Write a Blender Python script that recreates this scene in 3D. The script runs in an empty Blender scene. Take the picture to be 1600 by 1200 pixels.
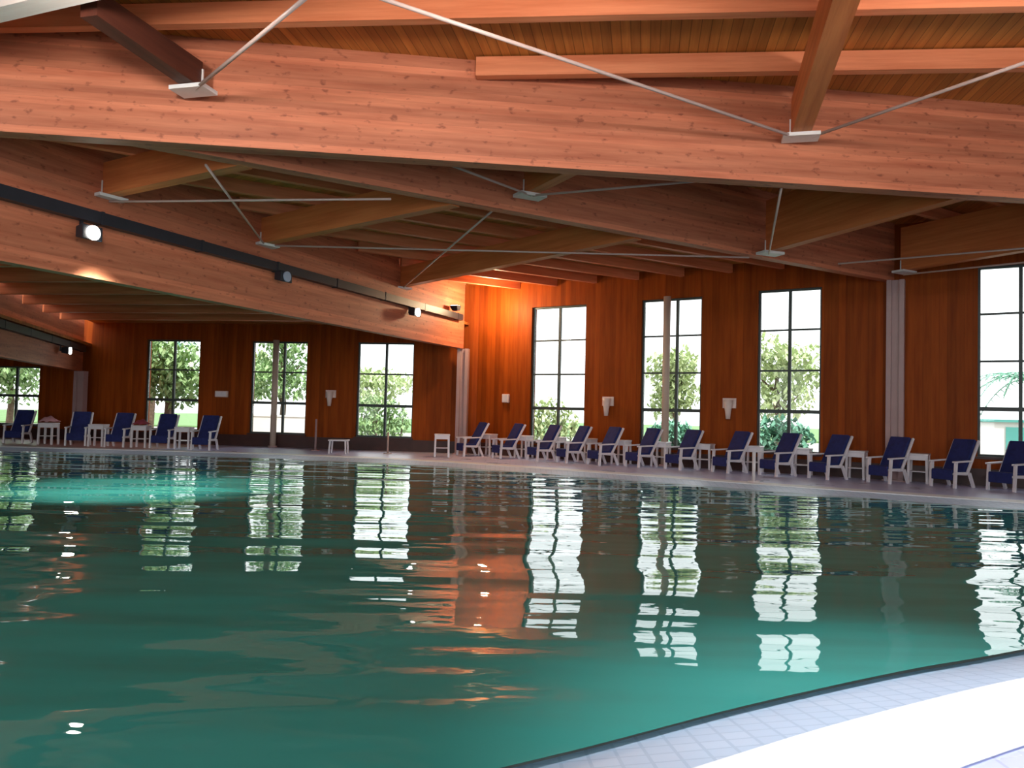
import bpy, bmesh, math, random
from mathutils import Vector, Matrix
random.seed(4)
sc = bpy.context.scene
C = sc.collection
R = math.radians

# ------------------------------------------------------------ materials
def newmat(name):
    m = bpy.data.materials.new(name); m.use_nodes = True
    nt = m.node_tree
    return m, nt, nt.nodes, nt.links, nt.nodes['Principled BSDF']

def plain(name, col, rough=0.5, metal=0.0, vary=0.0, scale=6.0, spec=0.5):
    m, nt, N, L, b = newmat(name)
    b.inputs['Roughness'].default_value = rough
    b.inputs['Metallic'].default_value = metal
    b.inputs['Specular IOR Level'].default_value = spec
    tc = N.new('ShaderNodeTexCoord'); no = N.new('ShaderNodeTexNoise')
    no.inputs['Scale'].default_value = scale; no.inputs['Detail'].default_value = 4
    L.new(tc.outputs['Object'], no.inputs['Vector'])
    r = N.new('ShaderNodeValToRGB')
    r.color_ramp.elements[0].position = 0.3; r.color_ramp.elements[1].position = 0.7
    r.color_ramp.elements[0].color = tuple(c*(1-vary) for c in col)+(1,)
    r.color_ramp.elements[1].color = tuple(min(1, c*(1+vary)) for c in col)+(1,)
    L.new(no.outputs['Fac'], r.inputs['Fac']); L.new(r.outputs['Color'], b.inputs['Base Color'])
    return m

def wood(name, dark, light, board_axis=None, board=0.14, knots=True, rough=0.55, seam=0.45, stretch=(0.35, 6, 6)):
    """grain runs along local x; board_axis 'X','Y','Z' gives seams across that axis"""
    m, nt, N, L, b = newmat(name)
    b.inputs['Roughness'].default_value = rough
    b.inputs['Specular IOR Level'].default_value = 0.35
    tc = N.new('ShaderNodeTexCoord'); mp = N.new('ShaderNodeMapping')
    mp.inputs['Scale'].default_value = stretch
    L.new(tc.outputs['Object'], mp.inputs['Vector'])
    no = N.new('ShaderNodeTexNoise'); no.inputs['Scale'].default_value = 1.6
    no.inputs['Detail'].default_value = 6; no.inputs['Roughness'].default_value = 0.62
    L.new(mp.outputs['Vector'], no.inputs['Vector'])
    r = N.new('ShaderNodeValToRGB')
    r.color_ramp.elements[0].position = 0.32; r.color_ramp.elements[1].position = 0.68
    r.color_ramp.elements[0].color = dark+(1,); r.color_ramp.elements[1].color = light+(1,)
    L.new(no.outputs['Fac'], r.inputs['Fac'])
    out = r.outputs['Color']
    if knots:
        mk = N.new('ShaderNodeMapping'); mk.inputs['Scale'].default_value = (4.5, 9, 9)
        L.new(tc.outputs['Object'], mk.inputs['Vector'])
        nk = N.new('ShaderNodeTexNoise'); nk.inputs['Scale'].default_value = 1.5; nk.inputs['Detail'].default_value = 3
        L.new(mk.outputs['Vector'], nk.inputs['Vector'])
        rk = N.new('ShaderNodeValToRGB')
        rk.color_ramp.elements[0].position = 0.30; rk.color_ramp.elements[1].position = 0.40
        rk.color_ramp.elements[0].color = (0.45, 0.40, 0.42, 1); rk.color_ramp.elements[1].color = (1, 1, 1, 1)
        L.new(nk.outputs['Fac'], rk.inputs['Fac'])
        mx = N.new('ShaderNodeMixRGB'); mx.blend_type = 'MULTIPLY'; mx.inputs[0].default_value = 0.8
        L.new(out, mx.inputs[1]); L.new(rk.outputs['Color'], mx.inputs[2]); out = mx.outputs[0]
    if board_axis:
        sp = N.new('ShaderNodeSeparateXYZ'); L.new(tc.outputs['Object'], sp.inputs[0])
        d = N.new('ShaderNodeMath'); d.operation = 'DIVIDE'; d.inputs[1].default_value = board
        L.new(sp.outputs[board_axis], d.inputs[0])
        fl = N.new('ShaderNodeMath'); fl.operation = 'FLOOR'; L.new(d.outputs[0], fl.inputs[0])
        wn = N.new('ShaderNodeTexWhiteNoise'); wn.noise_dimensions = '1D'; L.new(fl.outputs[0], wn.inputs['W'])
        fr = N.new('ShaderNodeMath'); fr.operation = 'FRACT'; L.new(d.outputs[0], fr.inputs[0])
        lt = N.new('ShaderNodeMath'); lt.operation = 'GREATER_THAN'; lt.inputs[1].default_value = 0.09
        L.new(fr.outputs[0], lt.inputs[0])
        # board tone  0.8..1.15  times seam
        mr = N.new('ShaderNodeMapRange'); mr.inputs['To Min'].default_value = 0.78; mr.inputs['To Max'].default_value = 1.16
        L.new(wn.outputs['Value'], mr.inputs['Value'])
        ms = N.new('ShaderNodeMapRange'); ms.inputs['To Min'].default_value = seam; ms.inputs['To Max'].default_value = 1
        L.new(lt.outputs[0], ms.inputs['Value'])
        mu = N.new('ShaderNodeMath'); mu.operation = 'MULTIPLY'
        L.new(mr.outputs[0], mu.inputs[0]); L.new(ms.outputs[0], mu.inputs[1])
        mx = N.new('ShaderNodeMixRGB'); mx.blend_type = 'MULTIPLY'; mx.inputs[0].default_value = 1
        L.new(out, mx.inputs[1]); L.new(mu.outputs[0], mx.inputs[2]); out = mx.outputs[0]
    L.new(out, b.inputs['Base Color'])
    bp = N.new('ShaderNodeBump'); bp.inputs['Strength'].default_value = 0.15; bp.inputs['Distance'].default_value = 0.02
    L.new(no.outputs['Fac'], bp.inputs['Height']); L.new(bp.outputs[0], b.inputs['Normal'])
    return m

def tiles(name, col, col2, size=0.3, rough=0.3, grout=(0.3, 0.3, 0.33)):
    m, nt, N, L, b = newmat(name)
    tc = N.new('ShaderNodeTexCoord'); br = N.new('ShaderNodeTexBrick')
    br.inputs['Color1'].default_value = col+(1,); br.inputs['Color2'].default_value = col2+(1,)
    br.inputs['Mortar'].default_value = grout+(1,); br.inputs['Scale'].default_value = 1.0
    br.inputs['Brick Width'].default_value = size; br.inputs['Row Height'].default_value = size
    br.inputs['Mortar Size'].default_value = 0.008; br.offset = 0
    L.new(tc.outputs['Object'], br.inputs['Vector'])
    no = N.new('ShaderNodeTexNoise'); no.inputs['Scale'].default_value = 1.2; no.inputs['Detail'].default_value = 5
    L.new(tc.outputs['Object'], no.inputs['Vector'])
    mr = N.new('ShaderNodeMapRange'); mr.inputs['To Min'].default_value = rough*0.5; mr.inputs['To Max'].default_value = rough*1.5
    L.new(no.outputs['Fac'], mr.inputs['Value']); L.new(mr.outputs[0], b.inputs['Roughness'])
    L.new(br.outputs['Color'], b.inputs['Base Color'])
    return m

M = {}
M['beam'] = wood('glulam_wood', (0.42, 0.115, 0.055), (0.66, 0.225, 0.115), 'Z', 0.09, seam=0.93)
M['joist'] = wood('joist_wood', (0.50, 0.125, 0.035), (0.70, 0.22, 0.07), None, knots=False)
M['shaded_wood'] = wood('shaded_joist_wood', (0.055, 0.014, 0.008), (0.10, 0.026, 0.014), None, knots=False)  # shade on the short upper-left joist, painted in as darker timber
M['pale'] = wood('lit_pale_wood', (0.90, 0.76, 0.68), (0.95, 0.86, 0.80), None, knots=False)  # strong light on the corner timber, painted in as paler timber
M['purlin'] = wood('purlin_wood', (0.54, 0.15, 0.06), (0.76, 0.26, 0.12), None, knots=False)
M['plank'] = wood('ceiling_plank_wood', (0.40, 0.12, 0.022), (0.60, 0.22, 0.045), 'Y', 0.115, knots=False, seam=0.5)
M['wall'] = wood('wall_plank_wood', (0.23, 0.040, 0.003), (0.34, 0.070, 0.006), 'X', 0.16, knots=False, seam=0.86, stretch=(5, 5, 0.4))
M['wall'].node_tree.nodes['Principled BSDF'].inputs['Specular IOR Level'].default_value = 0.12
M['white_metal'] = plain('white_metal', (0.78, 0.74, 0.72), 0.4, 0.0, 0.05)
M['rod'] = plain('rod_paint', (0.50, 0.36, 0.32), 0.4, 0, 0.05)
M['post'] = plain('post_paint', (0.42, 0.27, 0.26), 0.5, 0, 0.08, 2)
M['black'] = plain('black_metal', (0.012, 0.014, 0.022), 0.45, 0, 0.1)
M['frame'] = plain('window_frame_paint', (0.05, 0.065, 0.06), 0.5, 0, 0.1)
M['plastic'] = plain('white_plastic', (0.80, 0.74, 0.76), 0.35, 0, 0.05)
M['blue'] = plain('blue_fabric', (0.012, 0.020, 0.125), 0.8, 0, 0.25, 9)
M['pinkcloth'] = plain('pink_cloth', (0.62, 0.30, 0.32), 0.9, 0, 0.12, 9)
M['redcloth'] = plain('red_cloth', (0.34, 0.05, 0.07), 0.9, 0, 0.12, 9)
M['sconce'] = plain('sconce_glass', (0.78, 0.62, 0.56), 0.4, 0, 0.05)
M['coping'] = plain('coping_stone', (0.90, 0.93, 0.96), 0.5, 0, 0.05, 3)
M['skirt'] = plain('dark_base_board', (0.06, 0.022, 0.018), 0.5, 0, 0.2, 4)
M['rim'] = tiles('rim_tile', (0.60, 0.74, 0.93), (0.64, 0.77, 0.95), 0.12, 0.45, (0.52, 0.66, 0.84))
M['deck'] = tiles('deck_tile', (0.62, 0.66, 0.96), (0.66, 0.70, 0.98), 0.33, 0.32, (0.52, 0.55, 0.82))
M['deckpink'] = tiles('pink_deck_tile', (0.56, 0.27, 0.24), (0.64, 0.33, 0.28), 0.2, 0.35, (0.42, 0.25, 0.24))
M['bark'] = plain('bark', (0.16, 0.11, 0.075), 0.9, 0, 0.3, 14)
M['ground'] = plain('pale_paving', (0.34, 0.33, 0.31), 0.8, 0, 0.08, 1)
M['render'] = plain('white_render', (0.85, 0.84, 0.80), 0.8, 0, 0.03, 1)
M['lawn'] = plain('lawn_green', (0.14, 0.26, 0.09), 0.9, 0, 0.3, 1.5)
M['tealpaint'] = plain('teal_paint', (0.10, 0.38, 0.34), 0.6, 0, 0.1, 2)
def leafmat(name, c):
    m = plain(name, c, 0.6, 0, 0.35, 3)
    return m
M['leaf_green'] = leafmat('leaf_green', (0.30, 0.46, 0.20))
M['leaf_light'] = leafmat('leaf_light', (0.52, 0.62, 0.34))
M['leaf_blue'] = leafmat('leaf_bluegreen', (0.16, 0.38, 0.27))

def emis(name, col, s):
    m, nt, N, L, b = newmat(name)
    b.inputs['Base Color'].default_value = col+(1,)
    b.inputs['Emission Color'].default_value = col+(1,); b.inputs['Emission Strength'].default_value = s
    return m
M['lamp'] = emis('lamp_glow', (1, 0.95, 0.85), 22)
M['lampoff'] = plain('unlit_lens', (0.35, 0.42, 0.55), 0.2)

def glassmat():
    m = bpy.data.materials.new('window_glass'); m.use_nodes = True
    N = m.node_tree.nodes; L = m.node_tree.links; N.clear()
    o = N.new('ShaderNodeOutputMaterial'); mx = N.new('ShaderNodeMixShader')
    t = N.new('ShaderNodeBsdfTransparent'); t.inputs[0].default_value = (0.97, 0.98, 0.97, 1)
    g = N.new('ShaderNodeBsdfGlossy'); g.inputs['Roughness'].default_value = 0.02
    fr = N.new('ShaderNodeFresnel'); fr.inputs[0].default_value = 1.35
    L.new(fr.outputs[0], mx.inputs[0]); L.new(t.outputs[0], mx.inputs[1]); L.new(g.outputs[0], mx.inputs[2])
    L.new(mx.outputs[0], o.inputs[0]); return m
M['glass'] = glassmat()

def watermat():
    m, nt, N, L, b = newmat('pool_water')
    b.inputs['Base Color'].default_value = (0.058, 0.36, 0.315, 1)
    b.inputs['Roughness'].default_value = 0.015
    b.inputs['IOR'].default_value = 1.4
    tc = N.new('ShaderNodeTexCoord')
    def lay(scale, sx, sy, rot, detail):
        mp = N.new('ShaderNodeMapping'); mp.inputs['Scale'].default_value = (sx, sy, 1)
        mp.inputs['Rotation'].default_value = (0, 0, R(rot))
        L.new(tc.outputs['Object'], mp.inputs['Vector'])
        n = N.new('ShaderNodeTexNoise'); n.inputs['Scale'].default_value = scale; n.inputs['Detail'].default_value = detail
        n.inputs['Roughness'].default_value = 0.45
        L.new(mp.outputs['Vector'], n.inputs['Vector']); return n.outputs['Fac']
    a = lay(1.0, 0.5, 1.1, 10, 0.6); c = lay(1.9, 0.16, 1.0, -4, 1.5); e = lay(6.0, 0.5, 1.0, 8, 2.0)
    b1 = N.new('ShaderNodeBump'); b1.inputs['Strength'].default_value = 1.0; b1.inputs['Distance'].default_value = 0.050
    b2 = N.new('ShaderNodeBump'); b2.inputs['Strength'].default_value = 1.0; b2.inputs['Distance'].default_value = 0.026
    L.new(a, b1.inputs['Height']); L.new(c, b2.inputs['Height'])
    b3 = N.new('ShaderNodeBump'); b3.inputs['Strength'].default_value = 1.0; b3.inputs['Distance'].default_value = 0.0016
    L.new(e, b3.inputs['Height']); L.new(b1.outputs[0], b2.inputs['Normal']); L.new(b2.outputs[0], b3.inputs['Normal']); L.new(b3.outputs[0], b.inputs['Normal'])
    return m
M['water'] = watermat()

# ------------------------------------------------------------ helpers
def obj(name, bm, mat, parent=None, loc=None, rz=0.0):
    me = bpy.data.meshes.new(name); bmesh.ops.recalc_face_normals(bm, faces=bm.faces); bm.to_mesh(me); bm.free()
    me.materials.append(mat)
    o = bpy.data.objects.new(name, me); C.objects.link(o)
    if parent: o.parent = parent
    if loc is not None: o.location = loc
    o.rotation_euler = (0, 0, rz)
    return o
def thing(name, label, cat, loc=(0, 0, 0), rz=0.0, group=None):
    o = bpy.data.objects.new(name, None); C.objects.link(o); o.empty_display_size = 0.2
    o.location = loc; o.rotation_euler = (0, 0, rz)
    return tag(o, label, cat, group)
def tag(o, label, cat, group=None):
    o['label'] = label; o['category'] = cat
    if group: o['group'] = group
    return o
def struct(o): o['kind'] = 'structure'; return o

def hexa(bm, v):
    vs = [bm.verts.new(p) for p in v]
    for f in ((0, 3, 2, 1), (4, 5, 6, 7), (0, 1, 5, 4), (1, 2, 6, 5), (2, 3, 7, 6), (3, 0, 4, 7)):
        bm.faces.new([vs[i] for i in f])
def box(bm, x0, x1, y0, y1, z0, z1):
    hexa(bm, [(x0, y0, z0), (x1, y0, z0), (x1, y1, z0), (x0, y1, z0), (x0, y0, z1), (x1, y0, z1), (x1, y1, z1), (x0, y1, z1)])
def bar(bm, a, b, w, h=None, up=(0, 0, 1)):
    """rectangular bar between two points"""
    a = Vector(a); b = Vector(b); h = h or w
    d = (b-a).normalized(); u = Vector(up)
    if abs(d.dot(u)) > 0.98: u = Vector((1, 0, 0))
    s = d.cross(u).normalized(); u = s.cross(d).normalized()
    s *= w/2; u *= h/2
    hexa(bm, [a-s-u, b-s-u, b+s-u, a+s-u, a-s+u, b-s+u, b+s+u, a+s+u])
def tube(bm, pts, rad, n=10):
    pts = [Vector(p) for p in pts]; rings = []
    for i, p in enumerate(pts):
        d = (pts[min(i+1, len(pts)-1)]-pts[max(i-1, 0)]).normalized()
        u = Vector((0, 0, 1)) if abs(d.z) < 0.95 else Vector((1, 0, 0))
        s = d.cross(u).normalized(); u = s.cross(d)
        r = rad[i] if isinstance(rad, (list, tuple)) else rad
        rings.append([bm.verts.new(p+s*math.cos(2*math.pi*k/n)*r+u*math.sin(2*math.pi*k/n)*r) for k in range(n)])
    for a, b in zip(rings, rings[1:]):
        for k in range(n):
            bm.faces.new((a[k], a[(k+1) % n], b[(k+1) % n], b[k]))
    bm.faces.new(rings[0][::-1]); bm.faces.new(rings[-1])
def bevel(o, w=0.01, seg=2):
    m = o.modifiers.new('bevel', 'BEVEL'); m.width = w; m.segments = seg; m.limit_method = 'ANGLE'
    return o
def smooth(o):
    for p in o.data.polygons: p.use_smooth = True
    return o
def BM(): return bmesh.new()

def member(name, a, b, w, z0, z1, mat, parent=None, z0b=None, z1b=None, side=0):
    """timber running from plan point a to plan point b, grain along its local x; side=+1 puts it on the left of a->b"""
    a = Vector(a); b = Vector(b); d = b-a; Lg = d.length; rz = math.atan2(d.y, d.x)
    z0b = z0 if z0b is None else z0b; z1b = z1 if z1b is None else z1b
    y0, y1 = (-w/2, w/2) if side == 0 else ((0, w) if side > 0 else (-w, 0))
    bm = BM()
    hexa(bm, [(0, y0, z0), (Lg, y0, z0b), (Lg, y1, z0b), (0, y1, z0), (0, y0, z1), (Lg, y0, z1b), (Lg, y1, z1b), (0, y1, z1)])
    return obj(name, bm, mat, parent, (a.x, a.y, 0), rz)

# ------------------------------------------------------------ plan of the hall (metres; camera at the origin)
SA = -0.1575; SB = -0.646
CORNER = Vector((-1.07, 23.7))
def wallA(x): return Vector((x, 23.7+SA*(x+1.07)))
def wallB(x): return Vector((x, 23.7+SB*(x+1.07)))
uA = Vector((1, SA)).normalized(); uB = Vector((1, SB)).normalized()
nA = Vector((-uA.y, uA.x)); nB = Vector((-uB.y, uB.x))           # outwards
def beam3(x): return Vector((x, 8.97+0.127*(x+6.12)))
XL, XR, YB = -27.0, 15.0, -3.2
P1 = Vector((-1.5, 23.3)); P2 = Vector((8.6, 17.3)); P0 = Vector((-14.25, 25.45))
H1 = Vector((-7.55, 8.79)); H2 = Vector((-4.78, 9.14)); H0 = Vector((-8.9, 8.62))

# ------------------------------------------------------------ walls with window openings
def wall(name, a, b, h, openings, mat, t=0.28):
    """openings: (centre distance, width, sill, head)"""
    a = Vector(a); b = Vector(b); d = b-a; Lg = d.length; rz = math.atan2(d.y, d.x)
    bm = BM(); x = 0
    for c, w, s, e in sorted(openings):
        box(bm, x, c-w/2, 0, t, 0, h)
        box(bm, c-w/2, c+w/2, 0, t, 0, s); box(bm, c-w/2, c+w/2, 0, t, e, h)
        x = c+w/2
    box(bm, x, Lg, 0, t, 0, h)
    return struct(obj(name, bm, mat, None, (a.x, a.y, 0), rz))
win_n = [0]
def window(p, rz, w, s, e, rows, bars=(0,), depth=0.12, fm='frame'):
    win_n[0] += 1
    root = bpy.data.objects.new('window_%d' % win_n[0], None); C.objects.link(root)
    root.location = (p[0], p[1], 0); root.rotation_euler = (0, 0, rz); struct(root)
    bm = BM(); f = 0.05
    box(bm, -w/2, -w/2+f, depth-0.04, depth+0.04, s, e); box(bm, w/2-f, w/2, depth-0.04, depth+0.04, s, e)
    box(bm, -w/2+f, w/2-f, depth-0.04, depth+0.04, s, s+f); box(bm, -w/2+f, w/2-f, depth-0.04, depth+0.04, e-f, e)
    obj('window_frame', bm, M[fm], root)
    bm = BM()
    rh = (e-s)/rows
    for k in range(1, rows):
        th = 0.044 if k == 1 else 0.022
        box(bm, -w/2+f, w/2-f, depth-0.03, depth+0.03, s+rh*k-th, s+rh*k+th)
    for bx in bars:
        box(bm, bx-0.036, bx+0.036, depth-0.035, depth+0.035, s+f, e-f)
    obj('muntin', bm, M[fm], root)
    bm = BM(); box(bm, -w/2+f, w/2-f, depth-0.004, depth+0.004, s+f, e-f); obj('glass', bm, M['glass'], root)
    bm = BM(); box(bm, -w/2-0.04, w/2+0.04, -0.05, 0.08, s-0.05, s); obj('window_sill', bm, M['skirt'], root)
    return root

rA = math.atan2(uA.y, uA.x); rB = math.atan2(uB.y, uB.x)
A0 = wallA(XL); opA = []
for x, w, s, e, rows in ((-21.3, 1.9, 0.45, 2.45, 2), (-16.97, 1.9, 0.45, 2.45, 2), (-11.2, 1.92, 0.44, 3.42, 3), (-7.52, 1.92, 0.42, 3.40, 3), (-4.0, 1.85, 0.41, 3.40, 3)):
    p = wallA(x); opA.append(((p-A0).length, w, s, e)); window(p, rA, w, s, e, rows, (0.14,) if abs(x+7.52) < .1 else (0,))
wall('wall_far_left', A0, CORNER, 5.25, opA, M['wall'])
opB = []
for x, w, s, e, rows in ((1.30, 1.80, 0.46, 4.42, 4), (4.18, 1.68, 0.48, 4.44, 4), (6.72, 1.50, 0.50, 4.50, 4), (10.68, 1.55, 0.62, 4.72, 4), (13.2, 1.5, 0.62, 4.72, 4)):
    p = wallB(x); opB.append(((p-CORNER).length, w, s, e)); window(p, rB, w, s, e, rows, (0.14,) if abs(x-4.18) < .1 else (0,))
B1 = wallB(XR)
wall('wall_far_right', CORNER, B1, 5.84, opB, M['wall'])
# right, near and left walls (behind / beside the camera) with their own tall glazing
opR = []
Rw = (Vector((XR, B1.y)), Vector((XR, YB)))
for d in (3.2, 6.4, 9.6, 12.8, 16.0, 19.0):
    if d < (Rw[0]-Rw[1]).length-1.2:
        opR.append((d, 2.2, 0.3, 4.7)); window((XR, B1.y-d), -math.pi/2, 2.2, 0.3, 4.7, 4)
wall('wall_right', Rw[0], Rw[1], 5.84, opR, M['wall'])
opN = []
for d in (3, 7, 11, 15, 19, 23, 27, 31, 35, 39):
    opN.append((d, 2.6, 0.3, 4.7)); window((XR-d, YB), math.pi, 2.6, 0.3, 4.7, 4)
wall('wall_near', (XR, YB), (XL, YB), 5.84, opN, M['wall'])
wall('wall_left', (XL, YB), (XL, A0.y), 5.84, [], M['wall'])

# dark base boards
for nm, a, b, n in (('baseboard_far_left', A0, CORNER, nA), ('baseboard_far_right', CORNER, B1, nB)):
    a2 = a-n*0.002; b2 = b-n*0.002
    struct(member(nm, a2, b2, 0.03, 0.0, 0.36, M['skirt'], side=-1))

# ------------------------------------------------------------ pool outline, rim, coping, deck
far = [(-22.5, 20.1), (-18, 20.6), (-13.4, 20.75), (-7.7, 20.5), (-4.5, 19.9), (-1.68, 18.95), (2.25, 16.55), (4.74, 14.9), (8.47, 12.6), (10.6, 11.2)]
near = [(11.6, 10.0), (11.2, 8.9), (9.0, 7.75), (6.0, 6.3), (3.26, 4.9), (2.21, 4.4), (1.15, 3.82), (0.17, 3.22), (-1.0, 2.6), (-3.0, 1.7), (-7, 0.6), (-14, 0.0), (-21, 0.3), (-23.5, 3), (-24.2, 10), (-23.8, 17.5)]
ctl = [Vector(p) for p in far+near]
def catmull(P, k=7):
    out = []; n = len(P)
    for i in range(n):
        p0, p1, p2, p3 = P[i-1], P[i], P[(i+1) % n], P[(i+2) % n]
        for j in range(k):
            t = j/k
            out.append(0.5*((2*p1)+(-p0+p2)*t+(2*p0-5*p1+4*p2-p3)*t*t+(-p0+3*p1-3*p2+p3)*t**3))
    return out
OUT = catmull(ctl)
def offset(P, d):
    out = []; n = len(P)
    for i in range(n):
        t = (P[(i+1) % n]-P[i-1]).normalized(); out.append(P[i]+Vector((-t.y, t.x))*d)
    return out          # outline runs clockwise seen from above, so +d is outwards
def ring(name, P, Q, zp, zq, mat, thick=None):
    bm = BM(); n = len(P)
    a = [bm.verts.new((p.x, p.y, zp)) for p in P]; b = [bm.verts.new((q.x, q.y, zq)) for q in Q]
    for i in range(n):
        bm.faces.new((a[i], a[(i+1) % n], b[(i+1) % n], b[i]))
    if thick:
        c = [bm.verts.new((p.x, p.y, zp-thick)) for p in P]
        for i in range(n): bm.faces.new((a[i], c[i], c[(i+1) % n], a[(i+1) % n]))
    o = obj(name, bm, mat)
    if o.data.polygons[0].normal.z < 0: o.data.flip_normals()
    return o
WZ = -0.06
O_in = offset(OUT, -0.25); O1 = offset(OUT, 0.5); O2 = offset(OUT, 1.0)
bm = BM(); vs = [bm.verts.new((p.x, p.y, WZ)) for p in offset(OUT, 0.03)]
es = [bm.edges.new((vs[i], vs[(i+1) % len(vs)])) for i in range(len(vs))]
bmesh.ops.triangle_fill(bm, use_beauty=True, edges=es)
water = obj('pool_water', bm, M['water'])
if water.data.polygons[0].normal.z < 0: water.data.flip_normals()
water['kind'] = 'stuff'; water['label'] = 'green teal swimming pool water with rippled window reflections'; water['category'] = 'water'
struct(ring('trim_1', O_in, O1, WZ-0.10, 0.0, M['rim']))
cp = ring('trim_2', O1, O2, 0.012, 0.012, M['coping'], 0.1); struct(cp)
# deck
bm = BM(); vs = [bm.verts.new((p.x, p.y, 0.0)) for p in offset(OUT, 0.9)]
es = [bm.edges.new((vs[i], vs[(i+1) % len(vs)])) for i in range(len(vs))]
rect = [(XL, YB), (XR, YB), (XR, B1.y), (CORNER.x, CORNER.y), (A0.x, A0.y)]
rv = [bm.verts.new((p[0], p[1], 0.0)) for p in rect]
es += [bm.edges.new((rv[i], rv[(i+1) % 5])) for i in range(5)]
bmesh.ops.triangle_fill(bm, use_beauty=True, edges=es)
deck = obj('floor', bm, M['deck']); struct(deck)
if deck.data.polygons[0].normal.z < 0: deck.data.flip_normals()
# pink tile paving: far left terrace and a band at the near right
def patch(name, pts, z, mat):
    bm = BM(); f = bm.faces.new([bm.verts.new((x, y, z)) for x, y in pts])
    r = bmesh.ops.extrude_face_region(bm, geom=[f]); 
    for g in r['geom']:
        if isinstance(g, bmesh.types.BMVert): g.co.z -= 0.012
    return struct(obj(name, bm, mat))
patch('floor_2', [(-26.9, 21.9), (-10.2, 21.65), (-9.6, 24.9), (-26.9, 27.6)], 0.012, M['deckpink'])
patch('floor_3', [(1.95, 2.2), (2.6, 3.05), (6.2, 5.1), (6.2, -2.9), (1.95, -2.9)], 0.012, M['deckpink'])

# ------------------------------------------------------------ roof decks
def roof(name, pts, z, grain_dir, th=0.08):
    rz = math.atan2(grain_dir[1], grain_dir[0]); inv = Matrix.Rotation(-rz, 2)
    loc = [inv @ Vector(p) for p in pts]
    bm = BM(); lo = [bm.verts.new((p.x, p.y, 0)) for p in loc]; hi = [bm.verts.new((p.x, p.y, th)) for p in loc]
    bm.faces.new(lo); bm.faces.new(hi); n = len(lo)
    for i in range(n): bm.faces.new((lo[i], lo[(i+1) % n], hi[(i+1) % n], hi[i]))
    o = obj(name, bm, M['plank'], None, (0, 0, z), rz)
    return struct(o)
d2 = (P2-H2).normalized(); d1 = (P1-H1).normalized(); d0 = (P0-H0).normalized()
J = Vector((0.17, 0.985)).normalized()
E = 0.35
B2x = wallB(8.6)+nB*E; A0x = Vector((XL-0.3, A0.y+0.4))
roof('ceiling', [(XL-.3, YB-.3), (XR+.3, YB-.3), (XR+.3, B1.y+.3), tuple(B2x), tuple(H2), tuple(beam3(XL-.3))], 5.82, J)
c1 = CORNER+Vector((-0.2, 0.45))
roof('ceiling_2', [tuple(H1+Vector((0, .12))), tuple(H2+Vector((0, .12))), tuple(P2), tuple(B2x), tuple(CORNER+nB*E), tuple(c1)], 5.22, Vector((0.75, -0.66)))
w0x = wallA(-14.3)+nA*E
roof('ceiling_3', [tuple(H0+Vector((0, .12))), tuple(H1+Vector((0, .12))), tuple(P1), tuple(c1), tuple(w0x)], 3.96, nA)
roof('ceiling_4', [tuple(beam3(XL-.3)), tuple(H0), tuple(w0x), tuple(A0x)], 3.16, nA)

# ------------------------------------------------------------ main glulam beams
b = member('glulam_beam', beam3(-26.9), beam3(14.9), 0.24, 4.5, 5.86, M['beam'], side=1)
tag(b, 'massive near glued-timber beam crossing the whole width overhead, its broad side facing the pool', 'beam')
b = member('glulam_beam', H2, P2, 0.22, 4.504, 5.85, M['beam'], side=1)
tag(b, 'long oblique timber beam behind the near one, ending at the right steel post', 'beam')
b = member('glulam_beam', H1, P1, 0.22, 3.2, 5.26, M['beam'], side=1)
tag(b, 'timber beam carrying the black cable duct down to the middle post', 'beam')
b = member('glulam_beam', H0, P0, 0.22, 2.30, 4.0, M['beam'], side=1)
tag(b, 'low timber beam at far left ending at the leftmost post', 'beam')

# purlins of the near roof bay (setting)
trim = [2]
def purlin(a, b, z0, z1, w=0.12, mat='purlin'):
    trim[0] += 1
    return struct(member('trim_%d' % trim[0], a, b, w, z0, z1, M[mat]))
for k in range(9):
    y0 = 9.55-1.42*k
    xs = -0.55 if k == 0 else max(-26.5, (y0-9.75)/0.22 if k < 5 else -26.5)
    purlin((xs, y0-0.09*xs), (14.6, y0-0.09*14.6), 5.56, 5.80, 0.13)
# purlins of the middle bay, parallel to the oblique beam
nrm2 = Vector((-d2.y, d2.x))
for k in range(1, 9):
    o0 = nrm2*(1.15*k)
    # start on the duct beam, end on the far right wall
    def hit(p, d, q, e):
        den = d.x*e.y-d.y*e.x; t = ((q.x-p.x)*e.y-(q.y-p.y)*e.x)/den; return p+d*t
    a = hit(H2+o0, d2, H1, d1); e = hit(H2+o0, d2, CORNER, uB)
    if a.y < beam3(a.x).y+0.5: a = hit(H2+o0, d2, beam3(0), Vector((1, .127)))+d2*0.7
    if e.x > CORNER.x+0.2 and (e-a).length > 0.6: purlin(a+d2*0.1, e, 5.0, 5.22, 0.12)
# bay behind the oblique beam (right)
for k in range(1, 6):
    o0 = -nrm2*(1.3*k)
    a = hit(H2+o0, d2, beam3(0), Vector((1, .127))); e = hit(H2+o0, d2, CORNER, uB)
    if e.x < XR: purlin(a+d2*0.8, e, 5.56, 5.80, 0.12)
# bay beyond the duct beam (left)
for k in range(1, 9):
    y = 1.6*k
    a = hit(H0+Vector((0, y)), uA, H0, d0); e = hit(H0+Vector((0, y)), uA, H1, d1)
    if e.y < 23.3 and (e-a).length > .5: purlin(a+uA*0.15, e-uA*0.2, 3.66, 3.95, 0.14)
for k in range(1, 8):
    y = 2.0*k
    e = hit(H0+Vector((0, y)), uA, H0, d0); a = Vector((XL+.1, 0)); a.y = e.y+(a.x-e.x)*SA
    purlin(a, e, 2.9, 3.15, 0.14)

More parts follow.
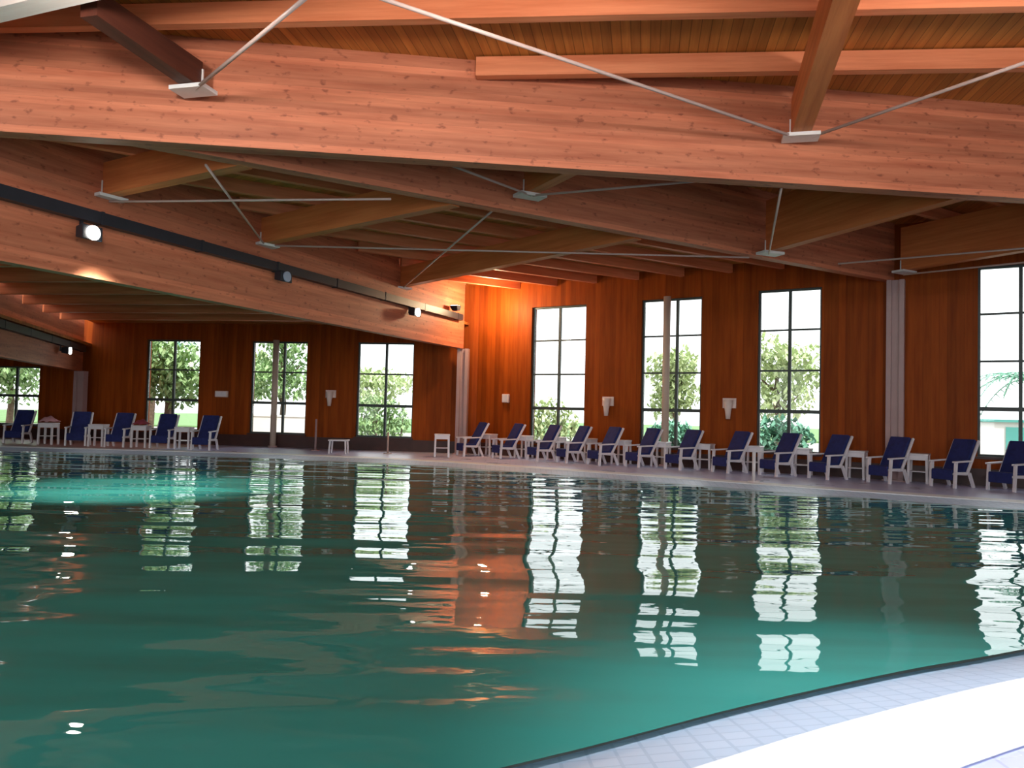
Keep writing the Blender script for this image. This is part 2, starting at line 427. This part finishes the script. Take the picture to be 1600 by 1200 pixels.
# joists (secondary beams) with steel hanger plates
def joist(a, b, z0, z1, label, w=0.2, mat='joist', plate=True, zb=None, pl=0.46):
    a = Vector(a); b = Vector(b); d = (b-a).normalized()
    t = thing('roof_joist', label, 'joist', (a.x, a.y, z0), math.atan2(d.y, d.x))
    Lg = (b-a).length; bm = BM(); zb = zb or 0
    hexa(bm, [(0, -w/2, 0), (Lg, -w/2, zb), (Lg, w/2, zb), (0, w/2, 0), (0, -w/2, z1-z0), (Lg, -w/2, z1-z0), (Lg, w/2, z1-z0), (0, w/2, z1-z0)])
    obj('timber', bm, M[mat], t)
    if plate:
        bm = BM(); box(bm, -0.12, 0.16, -pl/2, pl/2, -0.05, -0.003)
        box(bm, 0.0, 0.02, -w/2-0.02, -w/2-0.004, -0.003, 0.22); box(bm, 0.0, 0.02, w/2+0.004, w/2+0.02, -0.003, 0.22)
        o = obj('hanger_plate', bm, M['white_metal'], t); o['label'] = 'white steel hanger plate'
    return t
joist((3.72, 10.0), (0.68, -2.2), 5.07, 5.56, 'upper right roof joist rising towards the viewer from the large white plate', zb=0.12, w=0.24)
joist((-3.85, 8.98), (-4.25, 7.42), 5.07, 5.38, 'short roof joist at upper left, its shade painted dark, above its white steel plate', zb=0.05, w=0.2, mat='shaded_wood')
joist((-8.0, 8.55), (2.2, 4.6), 5.12, 5.56, 'roof timber crossing the top left corner, strong light painted pale', w=0.22, mat='pale', plate=False)
joist((0.20, 11.95), (1.15, 10.1), 4.75, 5.56, 'short joist between the near and the oblique beam left of centre')
joist((4.95, 14.85), (6.45, 10.85), 4.56, 5.56, 'long joist between the near and the oblique beam right of centre')
joist((8.5, 16.7), (11.2, 11.6), 4.62, 5.56, 'joist above the right steel post running towards the right edge')
joist((-4.92, 15.0), (-0.95, 11.8), 4.5, 5.0, 'orange joist in the middle bay nearest to the near beam')
joist((-2.95, 19.95), (2.2, 13.75), 4.5, 5.0, 'bright joist in the middle bay over the corner of the walls')
joist((-6.3, 11.75), (-3.6, 10.1), 4.5, 5.0, 'leftmost joist of the middle bay, in deep shade')

# bracing rods
def rod(a, b, label, r=0.018):
    bm = BM(); a = Vector(a); b = Vector(b); d = b-a
    tube(bm, [(0, 0, 0), d*0.5, d], r, 8)
    o = smooth(obj('bracing_rod', bm, M['rod'], None, a)); tag(o, label, 'rod'); return o
rod((3.60, 9.95, 5.04), (-1.9, 6.4, 5.04), 'pale steel rod from the right white plate up to the top centre', 0.021)
rod((3.85, 9.95, 5.04), (5.6, 7.0, 5.04), 'pale steel rod from the right white plate up to the right edge', 0.021)
rod((-3.8, 8.9, 5.04), (-1.9, 6.77, 5.04), 'pale steel rod rising right from the left white plate', 0.022)
rod((0.22, 11.85, 4.71), (-1.35, 9.95, 4.71), 'thin rod running up-left from the plate on the oblique beam')
rod((0.25, 11.85, 4.71), (3.5, 10.55, 4.71), 'thin rod running right from the plate on the oblique beam')
rod((4.92, 14.8, 4.52), (3.65, 10.5, 4.52), 'thin near-vertical rod over the second tall window')
rod((-4.92, 15.0, 4.48), (-4.1, 10.0, 4.48), 'thin rod rising left from the middle plate of the duct beam')
rod((-4.75, 15.0, 4.48), (4.6, 15.0, 4.48), 'long level rod across the middle bay')
rod((-2.9, 19.9, 4.48), (-0.3, 12.2, 4.62), 'thin rod slanting up-right over the wall corner')
rod((-6.28, 11.75, 4.42), (-1.85, 11.2, 4.42), 'pale rod at far left running level under the shaded roof')
rod((8.45, 16.6, 4.52), (11.6, 13.4, 4.52), 'thin rod right of the right post rising to the right edge')
rod((6.6, 15.6, 4.52), (12.0, 13.0, 4.7), 'thin rod over the right post running level to the right edge')

# posts
def steel_post(p, h, label, w=0.34):
    t = thing('steel_post', label, 'post', (p.x, p.y, 0.0), math.atan2(uB.y, uB.x) if p.x > 5 else rA)
    bm = BM(); a = w/2
    box(bm, -a, -a+0.10, -0.11, 0.11, 0.03, h); box(bm, a-0.10, a, -0.11, 0.11, 0.03, h); box(bm, -a+0.10, a-0.10, -0.03, 0.03, 0.03, h)
    obj('shaft', bm, M['post'], t)
    bm = BM(); box(bm, -a-0.06, a+0.06, -0.17, 0.17, 0, 0.03); obj('base_plate', bm, M['post'], t)
    return t
steel_post(P1+Vector((0.0, 0.05)), 3.2, 'mauve steel post standing at the wall corner under the duct beam')
steel_post(P2+Vector((-0.02, -0.12)), 4.5, 'mauve steel post under the oblique beam, right of the third tall window', 0.36)
steel_post(P0+Vector((0.1, -0.25)), 2.3, 'far left steel post beside the low two-row windows', 0.36)
for p, h, lab, dd in ((wallB(4.18)-nB*0.22, 4.46, 'slender beige pipe standing before the split tall window', uB), (wallA(-7.50)-nA*0.22, 3.42, 'slender beige pipe standing before the split shorter window', uA)):
    p = p-dd*0.03
    t = thing('pipe_column', lab, 'pipe', (p.x, p.y, 0), 0)
    bm = BM(); tube(bm, [(0, 0, 0), (0, 0, h/2), (0, 0, h)], 0.095, 14); smooth(obj('pipe', bm, M['beige'] if 'beige' in M else plain('beige_paint', (0.55, 0.42, 0.33), 0.5), t))
    bm = BM(); tube(bm, [(0, 0, 0), (0, 0, 0.05)], 0.14, 14); obj('foot_collar', bm, M['post'], t)
    bm = BM(); box(bm, -0.04, 0.04, 0.0, 0.2, h*0.6, h*0.6+0.05); obj('wall_bracket', bm, M['post'], t)

# cable ducts along the beams
def duct(H, P, d, z, label, r=0.075, s0=0.2, s1=0.4):
    n = Vector((d.y, -d.x))
    a = H+n*(r+0.01)+d*s0; e = P+n*(r+0.01)-d*s1
    t = thing('cable_duct', label, 'duct', (a.x, a.y, z), math.atan2(d.y, d.x)); Lg = (e-a).length
    bm = BM(); box(bm, 0, Lg, -r, r, -r*1.2, r*1.2); obj('tray', bm, M['black'], t)
    k = 0.8
    while k < Lg:
        bm = BM(); box(bm, k, k+0.05, -r-0.006, r+0.01, -r*1.2-0.012, r*1.2+0.012); obj('clamp', bm, M['black'], t); k += 2.0
duct(H1, P1, d1, 4.10, 'long black cable duct fixed along the beam above the lit floodlights')
duct(H0, P0, d0, 3.02, 'black cable duct along the low beam at far left', s0=0.3)

# floodlights
def flood(H, d, s, z, label, on=True, power=0, size=100, tgt=None, col=(1.0, 0.86, 0.68)):
    n = Vector((d.y, -d.x)); p = H+d*s+n*0.20
    t = thing('floodlight', label, 'floodlight', (p.x, p.y, z), math.atan2(n.y, n.x))
    bm = BM(); hexa(bm, [(-0.10, -0.13, -0.08), (0.10, -0.17, -0.12), (0.10, 0.17, -0.12), (-0.10, 0.13, -0.08), (-0.10, -0.13, 0.08), (0.10, -0.17, 0.10), (0.10, 0.17, 0.10), (-0.10, 0.13, 0.08)])
    bevel(obj('housing', bm, M['black'], t), 0.015)
    bm = BM(); bar(bm, (-0.17, 0, 0.0), (-0.09, 0, 0.0), 0.05); bar(bm, (-0.15, 0, 0), (-0.15, 0, 0.22), 0.04); obj('bracket', bm, M['black'], t)
    bm = BM(); tube(bm, [(0.095, 0, -0.01), (0.125, 0, -0.01)], 0.105, 16); obj('lens', bm, M['lamp'] if on else M['lampoff'], t)
    if power:
        li = bpy.data.lights.new('floodlight_lamp', 'SPOT'); li.energy = power; li.spot_size = R(size); li.spot_blend = 0.9
        li.color = col; li.shadow_soft_size = 0.12
        lo = bpy.data.objects.new('floodlight_lamp', li); C.objects.link(lo)
        src = Vector((p.x+n.x*0.26, p.y+n.y*0.26, z-0.04)); lo.location = src
        lo.rotation_euler = (Vector(tgt)-src).to_track_quat('-Z', 'Y').to_euler()
    return t
flood(H1, d1, 2.75, 3.82, 'brightest lit floodlight on the duct beam at upper left', power=1200, tgt=(-6.1, 12.6, 0), size=70, col=(0.85, 1.0, 0.92))
flood(H1, d1, 7.1, 3.92, 'unlit bluish floodlight under the middle of the long duct', on=False)
flood(H1, d1, 12.35, 3.88, 'small lit floodlight near the post end of the duct', power=120, tgt=(-0.6, 20.5, 3.9))
flood(H0, d0, 14.5, 2.80, 'small lit floodlight on the low beam at far left', power=120, tgt=(-10.6, 18.2, 0), size=60)

# wall washer lamp near the corner (the orange glow high on the wall)
def washer(p, z, label, energy):
    t = thing('wall_uplighter', label, 'lamp', (p.x, p.y, z), rB)
    bm = BM(); hexa(bm, [(-0.09, -0.10, -0.08), (0.09, -0.10, -0.08), (0.09, 0.02, -0.08), (-0.09, 0.02, -0.08), (-0.14, -0.18, 0.06), (0.14, -0.18, 0.06), (0.14, 0.02, 0.06), (-0.14, 0.02, 0.06)])
    obj('housing', bm, M['black'], t)
    bm = BM(); box(bm, -0.11, 0.11, -0.15, -0.01, 0.05, 0.068); obj('lens', bm, M['lamp'], t)
    return t
washer(Vector((-1.66, 22.3)), 4.30, 'small uplighter on the end of the duct beam, high by the wall corner', 0)
wl = bpy.data.lights.new('corner_wash_lamp', 'POINT'); wl.energy = 200; wl.color = (1.0, 0.72, 0.42); wl.shadow_soft_size = 0.1
wo = bpy.data.objects.new('corner_wash_lamp', wl); C.objects.link(wo); wo.location = (-0.7, 22.3, 4.42)

# unseen floodlights added under the purlins to brighten near beam and pool edge
def fill_flood(x, y, z, tgt, label, power, size=130, col=(1.0, 0.93, 0.86)):
    v = Vector(tgt)-Vector((x, y, z))
    t = thing('fill_floodlight', label, 'floodlight', (x, y, z), math.atan2(v.y, v.x))
    bm = BM(); box(bm, -0.12, 0.08, -0.16, 0.16, -0.10, 0.10); bevel(obj('housing', bm, M['black'], t), 0.015)
    bm = BM(); box(bm, -0.03, 0.01, -0.02, 0.02, 0.10, 5.555-z); obj('hanger', bm, M['black'], t)
    bm = BM(); tube(bm, [(0.08, 0, 0), (0.10, 0, 0)], 0.09, 14); obj('lens', bm, M['lamp'], t)
    li = bpy.data.lights.new('fill_lamp', 'SPOT'); li.energy = power; li.spot_size = R(size); li.spot_blend = 0.85; li.color = col; li.shadow_soft_size = 0.15
    lo = bpy.data.objects.new('fill_lamp', li); C.objects.link(lo); d = v.normalized(); lo.location = Vector((x, y, z))+d*0.2
    lo.rotation_euler = d.to_track_quat('-Z', 'Y').to_euler()
for x, pw, lab in ((-7.5, 130, 'outermost left'), (-3.6, 220, 'left of centre'), (0.0, 230, 'centre'), (4.4, 220, 'right')):
    y = 9.55-1.42*3-0.09*x
    fill_flood(x, y, 4.75, (x, 9.6, 5.3), 'added black fill floodlight facing the near beam, '+lab+' above the camera', pw)
fill_flood(2.6, 9.55-1.42*5-0.09*2.6, 5.3, (2.3, 3.05, 0), 'added black fill floodlight brightening the white pool edge from above', 1050, 54, (0.9, 0.95, 1.0))

# ------------------------------------------------------------ wall fittings
def sconce(p, n, z, label, k=1.0):
    rz = math.atan2(-n.y, -n.x)
    t = thing('wall_sconce', label, 'wall lamp', (p.x, p.y, z), rz, None)
    bm = BM(); tube(bm, [(0.12, 0, -0.22*k), (0.12, 0, -0.05*k), (0.12, 0, 0.08*k), (0.12, 0, 0.2*k)], [0.055, 0.075, 0.105, 0.12], 14)
    smooth(obj('shade', bm, M['sconce'], t))
    bm = BM(); box(bm, 0.0, 0.03, -0.17, 0.17, 0.02*k, 0.24*k); obj('back_plate', bm, M['sconce'], t)
    return t
for x, lab in ((2.68, 'tapered white wall sconce between the first and the split tall window'), (5.52, 'tapered white wall sconce between the split and the third tall window')):
    sconce(wallB(x), nB, 1.53, lab, 1.15)
sconce(wallA(-5.75), nA, 1.60, 'tapered white wall sconce between the split and the right shorter window', 1.1)
def small_box(p, n, z, w, h, label, name, cat):
    t = thing(name, label, cat, (p.x, p.y, z), math.atan2(-n.y, -n.x))
    bm = BM(); box(bm, 0.004, 0.09, -w/2, w/2, -h/2, h/2); bevel(obj('casing', bm, M['sconce'], t), 0.02)
    bm = BM(); box(bm, 0.09, 0.10, -w/2+0.04, w/2-0.04, -h/2+0.03, h/2-0.03); obj('diffuser', bm, M['plastic'], t)
small_box(wallA(-9.42), nA, 1.66, 0.44, 0.2, 'small white oblong emergency light right of the leftmost three-row window', 'emergency_light', 'light')
small_box(wallB(-0.15), nB, 1.72, 0.24, 0.26, 'small square pinkish box on the orange wall left of the first tall window', 'wall_box', 'box')

# ------------------------------------------------------------ furniture
def copy_tree(o, parent=None):
    c = o.copy(); C.objects.link(c)
    if parent: c.parent = parent
    for ch in [x for x in o.children]: copy_tree(ch, c)
    return c
def make_chair():
    """white plastic reclining armchair, faces local +x, origin under its middle"""
    t = thing('pool_armchair', '', 'armchair')
    for s in (-1, 1):
        y = s*0.26
        bm = BM(); bar(bm, (0.30, y, 0), (0.26, y, 0.52), 0.045, 0.06); obj('leg', bm, M['plastic'], t)
        bm = BM(); bar(bm, (-0.30, y, 0), (-0.16, y, 0.30), 0.045, 0.06); obj('leg', bm, M['plastic'], t)
        bm = BM(); bar(bm, (-0.22, y, 0.55), (0.34, y, 0.53), 0.07, 0.035); bar(bm, (-0.16, y, 0.30), (0.29, y, 0.30), 0.035, 0.05)
        bevel(obj('armrest', bm, M['plastic'], t), 0.01)
        bm = BM(); bar(bm, (-0.08, y, 0.27), (-0.47, y, 0.97), 0.045, 0.055); bevel(obj('back_frame', bm, M['plastic'], t), 0.01)
    bm = BM(); bar(bm, (-0.12, 0, 0.27), (0.30, 0, 0.29), 0.48, 0.035)
    obj('seat', bm, M['plastic'], t)
    bm = BM(); bar(bm, (-0.12, 0, 0.29), (-0.47, 0, 0.93), 0.47, 0.025, up=(1, 0, 0)); obj('backrest', bm, M['plastic'], t)
    bm = BM(); bar(bm, (-0.05, 0, 0.31), (-0.42, 0, 0.98), 0.46, 0.08, up=(1, 0, 0)); bar(bm, (-0.08, 0, 0.33), (0.33, 0, 0.345), 0.46, 0.06); bar(bm, (0.325, 0, 0.16), (0.325, 0, 0.36), 0.46, 0.03, up=(1, 0, 0))
    o = bevel(obj('cushion', bm, M['blue'], t), 0.025, 3); o['label'] = 'dark blue cushion'
    return t
def make_table():
    t = thing('side_table', '', 'table')
    bm = BM(); box(bm, -0.22, 0.22, -0.21, 0.21, 0.60, 0.645); bevel(obj('tabletop', bm, M['plastic'], t), 0.015)
    bm = BM()
    for s in (-1, 1): box(bm, -0.19, 0.19, s*0.175-0.012, s*0.175+0.012, 0.50, 0.60); box(bm, s*0.19-0.012, s*0.19+0.012, -0.17, 0.17, 0.50, 0.60)
    obj('apron', bm, M['plastic'], t)
    bm = BM(); box(bm, -0.17, 0.17, -0.165, 0.165, 0.24, 0.26); obj('shelf', bm, M['plastic'], t)
    for sx in (-1, 1):
        for sy in (-1, 1):
            bm = BM(); bar(bm, (sx*0.195, sy*0.185, 0), (sx*0.185, sy*0.17, 0.60), 0.05); obj('leg', bm, M['plastic'], t)
    return t
chair0, table0 = make_chair(), make_table(); used = {'c': False, 't': False}
def put(kind, x, y, rz, label, group, z=0):
    o = chair0 if kind == 'c' else table0
    if used[kind]: o = copy_tree(o)
    used[kind] = True
    o.location = (x, y, z); o.rotation_euler = (0, 0, rz); o['label'] = label; o['group'] = group
    return o
CAMF = None
def solve_s(px, off):
    """plan point on the line `off` metres in front of the far right wall seen at ratio x/y"""
    k = (px-800-13)/1200.0   # small allowance for the camera's roll near the horizon
    o = CORNER-nB*off
    t = (k*o.y-o.x)/(uB.x-k*uB.y)
    return o+uB*t
faceB = math.atan2(-nB.y, -nB.x)
G1 = 'blue-cushioned armchairs along the far right wall'
cl = [(1592, 'white armchair with blue cushion at the right edge, under the nearest tall window'),
      (1502, 'white armchair with blue cushion left of the dark gap under the nearest tall window'),
      (1402, 'white armchair with blue cushion in front of the right steel post'),
      (1308, 'white armchair with blue cushion before the bare wall left of the right steel post'),
      (1230, 'white armchair with blue cushion under the right half of the third tall window'),
      (1155, 'white armchair with blue cushion just left of the third tall window'),
      (1080, 'white armchair with blue cushion under the right half of the split tall window'),
      (1017, 'white armchair with blue cushion under the left half of the split tall window'),
      (957, 'white armchair with blue cushion below the left of two sconces on the right wall'),
      (908, 'white armchair with blue cushion at the right edge of the first tall window'),
      (862, 'white armchair with blue cushion under the middle of the first tall window'),
      (806, 'white armchair with blue cushion just left of the first tall window'),
      (750, 'white armchair with blue cushion right of the wall corner, last of the far row')]
for px, lab in cl:
    p = solve_s(px, 0.90 if px > 960 else 1.05); put('c', p.x, p.y, faceB-0.50+random.uniform(-.06, .06), lab, G1)
G2 = 'white side tables along the far right wall'
tl = [(1450, 'white side table right of the armchair at the right steel post'),
      (1353, 'white side table left of the armchair at the right steel post'),
      (1268, 'white side table at the right edge of the third tall window'),
      (1192, 'white side table at the left edge of the third tall window'),
      (1116, 'white side table below the right of two sconces on the right wall'),
      (1048, 'white side table in front of the slender pipe at the split tall window'),
      (986, 'white side table at the left edge of the split tall window'),
      (933, 'white side table right of the first tall window'),
      (885, 'white side table under the right half of the first tall window'),
      (834, 'white side table at the left edge of the first tall window'),
      (778, 'white side table between the last two armchairs near the wall corner')]
for px, lab in tl:
    p = solve_s(px, 0.34); put('t', p.x, p.y, faceB+random.uniform(-.05, .05), lab, G2)
put('t', -1.95, 21.9, 0.1, 'white side table standing alone before the middle steel post', G2)
G3 = 'blue-cushioned armchairs on the far left terrace'
for x, y, lab, a in ((-14.9, 23.3, 'leftmost armchair with blue cushion on the far terrace, under the low window', -1.45), (-12.75, 22.7, 'wide blue-cushioned armchair beside the leftmost steel post', -1.3),
                  (-11.45, 22.5, 'armchair with blue cushion left of the leftmost three-row window', -1.5), (-10.15, 22.5, 'armchair with blue cushion under the leftmost three-row window', -1.5),
                  (-8.85, 22.3, 'armchair with blue cushion below the oblong emergency light, last on the left terrace', -1.6)):
    put('c', x, y, a, lab, G3, 0.012 if x < -9.7 else 0)
G4 = 'white side tables on the far left terrace'
for x, y, lab in ((-13.75, 22.9, 'white side table between the two leftmost armchairs'), (-12.1, 22.6, 'white side table right of the leftmost steel post'),
                  (-10.8, 22.5, 'white side table holding a red towel on the left terrace'), (-9.5, 22.4, 'white side table at the right end of the left terrace')):
    put('t', x, y, 0.05, lab, G4, 0.012 if x < -9.7 else 0)
# folded / heaped towels
def towel(p, z, mat, label, s=1.0):
    bm = BM(); nx, ny = 12, 10; V = []
    for i in range(nx):
        row = []
        for j in range(ny):
            u = i/(nx-1)*2-1; v = j/(ny-1)*2-1
            h = 0.13*s*(1-u*u)*(1-v*v)+0.03+0.025*math.sin(7*u+3*v)*(1-abs(u))
            row.append(bm.verts.new((u*0.2*s, v*0.17*s, max(0.01, h))))
        V.append(row)
    for i in range(nx-1):
        for j in range(ny-1): bm.faces.new((V[i][j], V[i+1][j], V[i+1][j+1], V[i][j+1]))
    o = obj('towel', bm, mat, None, (p[0], p[1], z)); smooth(o)
    m = o.modifiers.new('s', 'SOLIDIFY'); m.thickness = 0.012; m.offset = 1
    return tag(o, label, 'towel')
towel((-13.75, 22.9), 0.66, M['pinkcloth'], 'pink towel heaped on the side table between the two leftmost armchairs', 1.15)
towel((-10.8, 22.5), 0.66, M['redcloth'], 'dark red towel heaped on a side table of the left terrace', 1.0)

# thin posts and a small stand at the far edge
def slim_post(x, y, h, label, mat, r=0.03):
    t = thing('slim_post', label, 'post', (x, y, 0))
    bm = BM(); tube(bm, [(0, 0, 0.02), (0, 0, h)], r, 10); smooth(obj('rod', bm, mat, t))
    bm = BM(); tube(bm, [(0, 0, 0), (0, 0, 0.025)], 0.12, 16); obj('foot', bm, mat, t)
slim_post(-5.9, 23.3, 0.95, 'slim brownish stand post below the sconce of the left wall', M['post'])
slim_post(-3.6, 22.6, 0.62, 'short pale post under the right shorter window', M['rod'])
slim_post(5.05, 15.95, 0.62, 'short pale post at the pool edge right of the split tall window', M['plastic'], 0.035)
t = thing('low_stool', 'small low white stool on the far deck under the right shorter window', 'stool', (-4.95, 22.2, 0))
bm = BM(); box(bm, -0.27, 0.27, -0.2, 0.2, 0.36, 0.40); bevel(obj('seat', bm, M['plastic'], t), .01)
for sx in (-1, 1):
    for sy in (-1, 1):
        bm = BM(); bar(bm, (sx*0.24, sy*0.17, 0), (sx*0.22, sy*0.15, 0.36), 0.04); obj('leg', bm, M['plastic'], t)

# ------------------------------------------------------------ outside
bm = BM(); 
gp = [(-90, -60), (80, -60), (80, 110), (-90, 110)]
f = bm.faces.new([bm.verts.new((x, y, -0.12)) for x, y in gp])
g = obj('ground', bm, M['ground']); struct(g)
if g.data.polygons[0].normal.z < 0: g.data.flip_normals()
bm = BM(); box(bm, -60, 60, 46, 100, -0.115, -0.02); struct(obj('ground_2', bm, M['lawn']))

def leaf_cloud(bm, c, r, n, s):
    for _ in range(n):
        while True:
            v = Vector((random.uniform(-1, 1), random.uniform(-1, 1), random.uniform(-1, 1)))
            if 0.25 < v.length < 1: break
        p = Vector(c)+Vector((v.x*r[0], v.y*r[1], v.z*r[2]))
        q = Matrix.Rotation(random.uniform(0, 6.28), 3, 'Z') @ Matrix.Rotation(random.uniform(-1.2, 1.2), 3, 'X')
        k = s*random.uniform(0.6, 1.3)
        vs = [bm.verts.new(p+q @ Vector(w)) for w in ((-k*.45, 0, 0), (0, -k, 0.1*k), (k*.45, 0, 0), (0, k, 0.1*k))]
        bm.faces.new(vs)
def tree(x, y, h, r, mat, label, n=900, clumps=7, ls=0.22, trunk=0.4):
    t = thing('garden_tree', label, 'tree', (x, y, -0.12))
    bm = BM(); tube(bm, [(0, 0, 0), (0.05, 0.03, h*0.3), (-0.08, 0.05, h*0.6), (0.0, 0, h*0.85)], [0.16, 0.13, 0.09, 0.04], 8)
    for k in range(5):
        a = k*1.26+x; z = h*(trunk+0.06*k); tube(bm, [(0, 0, z), (math.cos(a)*r*.45, math.sin(a)*r*.45, z+h*.18)], [0.06, 0.02], 6)
    obj('trunk', bm, M['bark'], t)
    bm = BM()
    for k in range(clumps):
        a = k*2.4+y; rr = r*0.55*math.sqrt((k+.3)/clumps)
        leaf_cloud(bm, (math.cos(a)*rr, math.sin(a)*rr, h*(trunk+0.12)+(h*(0.88-trunk))*random.random()*0.85), (r*.6, r*.6, h*0.17), n//clumps, ls)
    obj('foliage', bm, mat, t)
def bush(x, y, w, d, h, mat, label, n=900, cat='hedge', name='garden_hedge', ls=0.14):
    t = thing(name, label, cat, (x, y, -0.12))
    bm = BM()
    leaf_cloud(bm, (0, 0, h*0.5), (w/2, d/2, h*0.55), n, ls); obj('foliage', bm, mat, t)
    bm = BM()
    for k in range(5): tube(bm, [(-w*.35+w*.175*k, 0, 0), (-w*.35+w*.175*k+.1, 0.05, h*.6)], [0.04, 0.02], 6)
    obj('stem', bm, M['bark'], t)
def ray_at(px, Y): return ((px-813)/1200.0*Y, Y)
T = [(250, 33, 6.6, 2.6, 'leaf_blue', 'dense blue-green tree outside the leftmost three-row window'),
     (275, 29, 4.6, 1.7, 'leaf_green', 'nearer green tree outside the right half of the leftmost three-row window'),
     (455, 34, 5.0, 1.8, 'leaf_green', 'green tree seen through the right half of the split shorter window'),
     (395, 37, 4.4, 1.6, 'leaf_light', 'pale green tree seen through the left half of the split shorter window'),
     (600, 40, 3.7, 2.4, 'leaf_light', 'pale low tree outside the right shorter window'),
     (30, 35, 4.5, 2.2, 'leaf_green', 'green tree outside the low two-row window'),
     (1068, 33, 4.6, 1.3, 'leaf_light', 'pale green tree seen through the right pane column of the split tall window'),
     (1230, 30, 4.4, 2.0, 'leaf_light', 'loose pale tree outside the third tall window')]
for px, Y, h, r, m, lab in T:
    x, y = ray_at(px, Y); tree(x, y, h, r, M[m], lab, n=2600, trunk=0.3, ls=0.16)
for px, Y, w, h, m, lab in ((1232, 24, 2.2, 1.45, 'leaf_blue', 'clipped blue-green hedge outside the third tall window'), (1065, 27, 2.0, 1.2, 'leaf_blue', 'low hedge outside the split tall window'),
                      (600, 33, 3.2, 1.9, 'leaf_green', 'green hedge outside the right shorter window'), (870, 30, 2.5, 1.9, 'leaf_light', 'pale shrub outside the first tall window')):
    x, y = ray_at(px, Y); bush(x, y, w, 0.9, h, M[m], lab, 1300)
# palm by the nearest tall window
px_, py_ = ray_at(1625, 20.3)
t = thing('palm_tree', 'palm with drooping fronds outside the nearest tall window', 'palm', (px_, py_, -0.12))
bm = BM(); tube(bm, [(0, 0, 0), (0.1, 0, 1.2), (0.05, 0, 2.6)], [0.22, 0.17, 0.14], 10); obj('trunk', bm, M['bark'], t)
for k in range(16):
    a = k*math.pi/8+0.2; up = random.uniform(0.2, 1.0); Lf = random.uniform(1.5, 2.1); bm = BM(); prev = None
    pts = []
    for i in range(12):
        u = i/11; pts.append(Vector((math.cos(a)*Lf*u, math.sin(a)*Lf*u, 2.6+up*1.4*u-1.6*u*u)))
    tube(bm, pts, 0.015, 5)
    side = Vector((-math.sin(a), math.cos(a), 0))
    for i in range(1, 12):
        for s in (-1, 1):
            p = pts[i]; w = 0.5*math.sin(math.pi*min(1, i/11*0.85+0.1)); tip = p+side*s*w+Vector((math.cos(a)*.18, math.sin(a)*.18, -0.28*w-0.05))
            bm.faces.new([bm.verts.new(p+Vector((math.cos(a)*.03, math.sin(a)*.03, 0))), bm.verts.new(tip), bm.verts.new(p-Vector((math.cos(a)*.03, math.sin(a)*.03, 0)))])
    obj('frond', bm, M['leaf_blue'], t)
# pale garden walls and a small teal kiosk
x, y = ray_at(1588, 24)
t = thing('garden_kiosk', 'small white and teal kiosk outside the nearest tall window', 'kiosk', (x, y, -0.12), -0.5)
bm = BM(); box(bm, -1.6, 1.6, -0.8, 0.8, 0, 1.5); obj('body', bm, M['render'], t)
bm = BM(); box(bm, -0.1, 0.9, -0.84, -0.8, 0.1, 1.35); obj('door', bm, M['tealpaint'], t)
bm = BM(); box(bm, -1.7, 1.7, -0.9, 0.9, 1.5, 1.58); obj('roof', bm, M['tealpaint'], t)
x, y = ray_at(460, 31)
t = thing('garden_wall', 'white garden wall outside the split shorter window', 'wall', (x, y, -0.12), 0.0)
bm = BM(); box(bm, -3, 2.2, 0, 0.2, 0, 1.0); obj('panel', bm, M['render'], t)
bm = BM(); box(bm, -3.05, 2.25, -0.04, 0.24, 1.0, 1.06); obj('cap', bm, M['render'], t)

# ------------------------------------------------------------ light
w = bpy.data.worlds.new('World'); sc.world = w; w.use_nodes = True
bg = w.node_tree.nodes['Background']; bg.inputs[0].default_value = (0.93, 0.97, 1.0, 1); bg.inputs[1].default_value = 2.3
sun = bpy.data.lights.new('sun', 'SUN'); sun.energy = 3.0; sun.angle = R(1.0); sun.color = (1, 0.95, 0.86)
so = bpy.data.objects.new('sun', sun); C.objects.link(so); so.rotation_euler = (R(38), 0, R(20))
def daylight_fill(loc, rot, sx, sy, e, col=(0.86, 0.92, 1.0)):  # area lamp added outside an unseen window to strengthen its daylight
    li = bpy.data.lights.new('window_daylight_fill', 'AREA'); li.shape = 'RECTANGLE'; li.size = sx; li.size_y = sy; li.energy = e; li.color = col
    o = bpy.data.objects.new('window_daylight_fill', li); C.objects.link(o); o.location = loc; o.rotation_euler = rot
for d, ww, s, e in opR:
    daylight_fill((XR+0.45, B1.y-d, (s+e)/2), (R(90), 0, R(90)), ww, e-s, 40)
for d, ww, s, e in opN:
    if d < 30: daylight_fill((XR-d, YB-0.45, (s+e)/2), (R(90), 0, 0), ww, e-s, {3: 40, 7: 80, 11: 140, 15: 175, 19: 165, 23: 100, 27: 60}[d])

# ------------------------------------------------------------ camera
cam = bpy.data.cameras.new('camera'); cam.lens = 27; cam.sensor_width = 36; cam.clip_end = 300
co = bpy.data.objects.new('camera', cam); C.objects.link(co); co.location = (0, 0, 1.35)
co.rotation_mode = 'QUATERNION'
co.rotation_quaternion = (Matrix.Rotation(R(92.0), 3, 'X') @ Matrix.Rotation(R(1.43), 3, 'Z')).to_quaternion()
sc.camera = co
sc.view_settings.view_transform = 'Standard'; sc.view_settings.look = 'None'
sc.view_settings.exposure = 0.28; sc.view_settings.gamma = 1; sc.view_settings.use_curve_mapping = False
sc.cycles.use_denoising = True
sc.cycles.max_bounces = 8; sc.cycles.diffuse_bounces = 4; sc.cycles.glossy_bounces = 4; sc.cycles.transparent_max_bounces = 12
sc.cycles.caustics_reflective = False; sc.cycles.caustics_refractive = False; sc.cycles.sample_clamp_indirect = 6
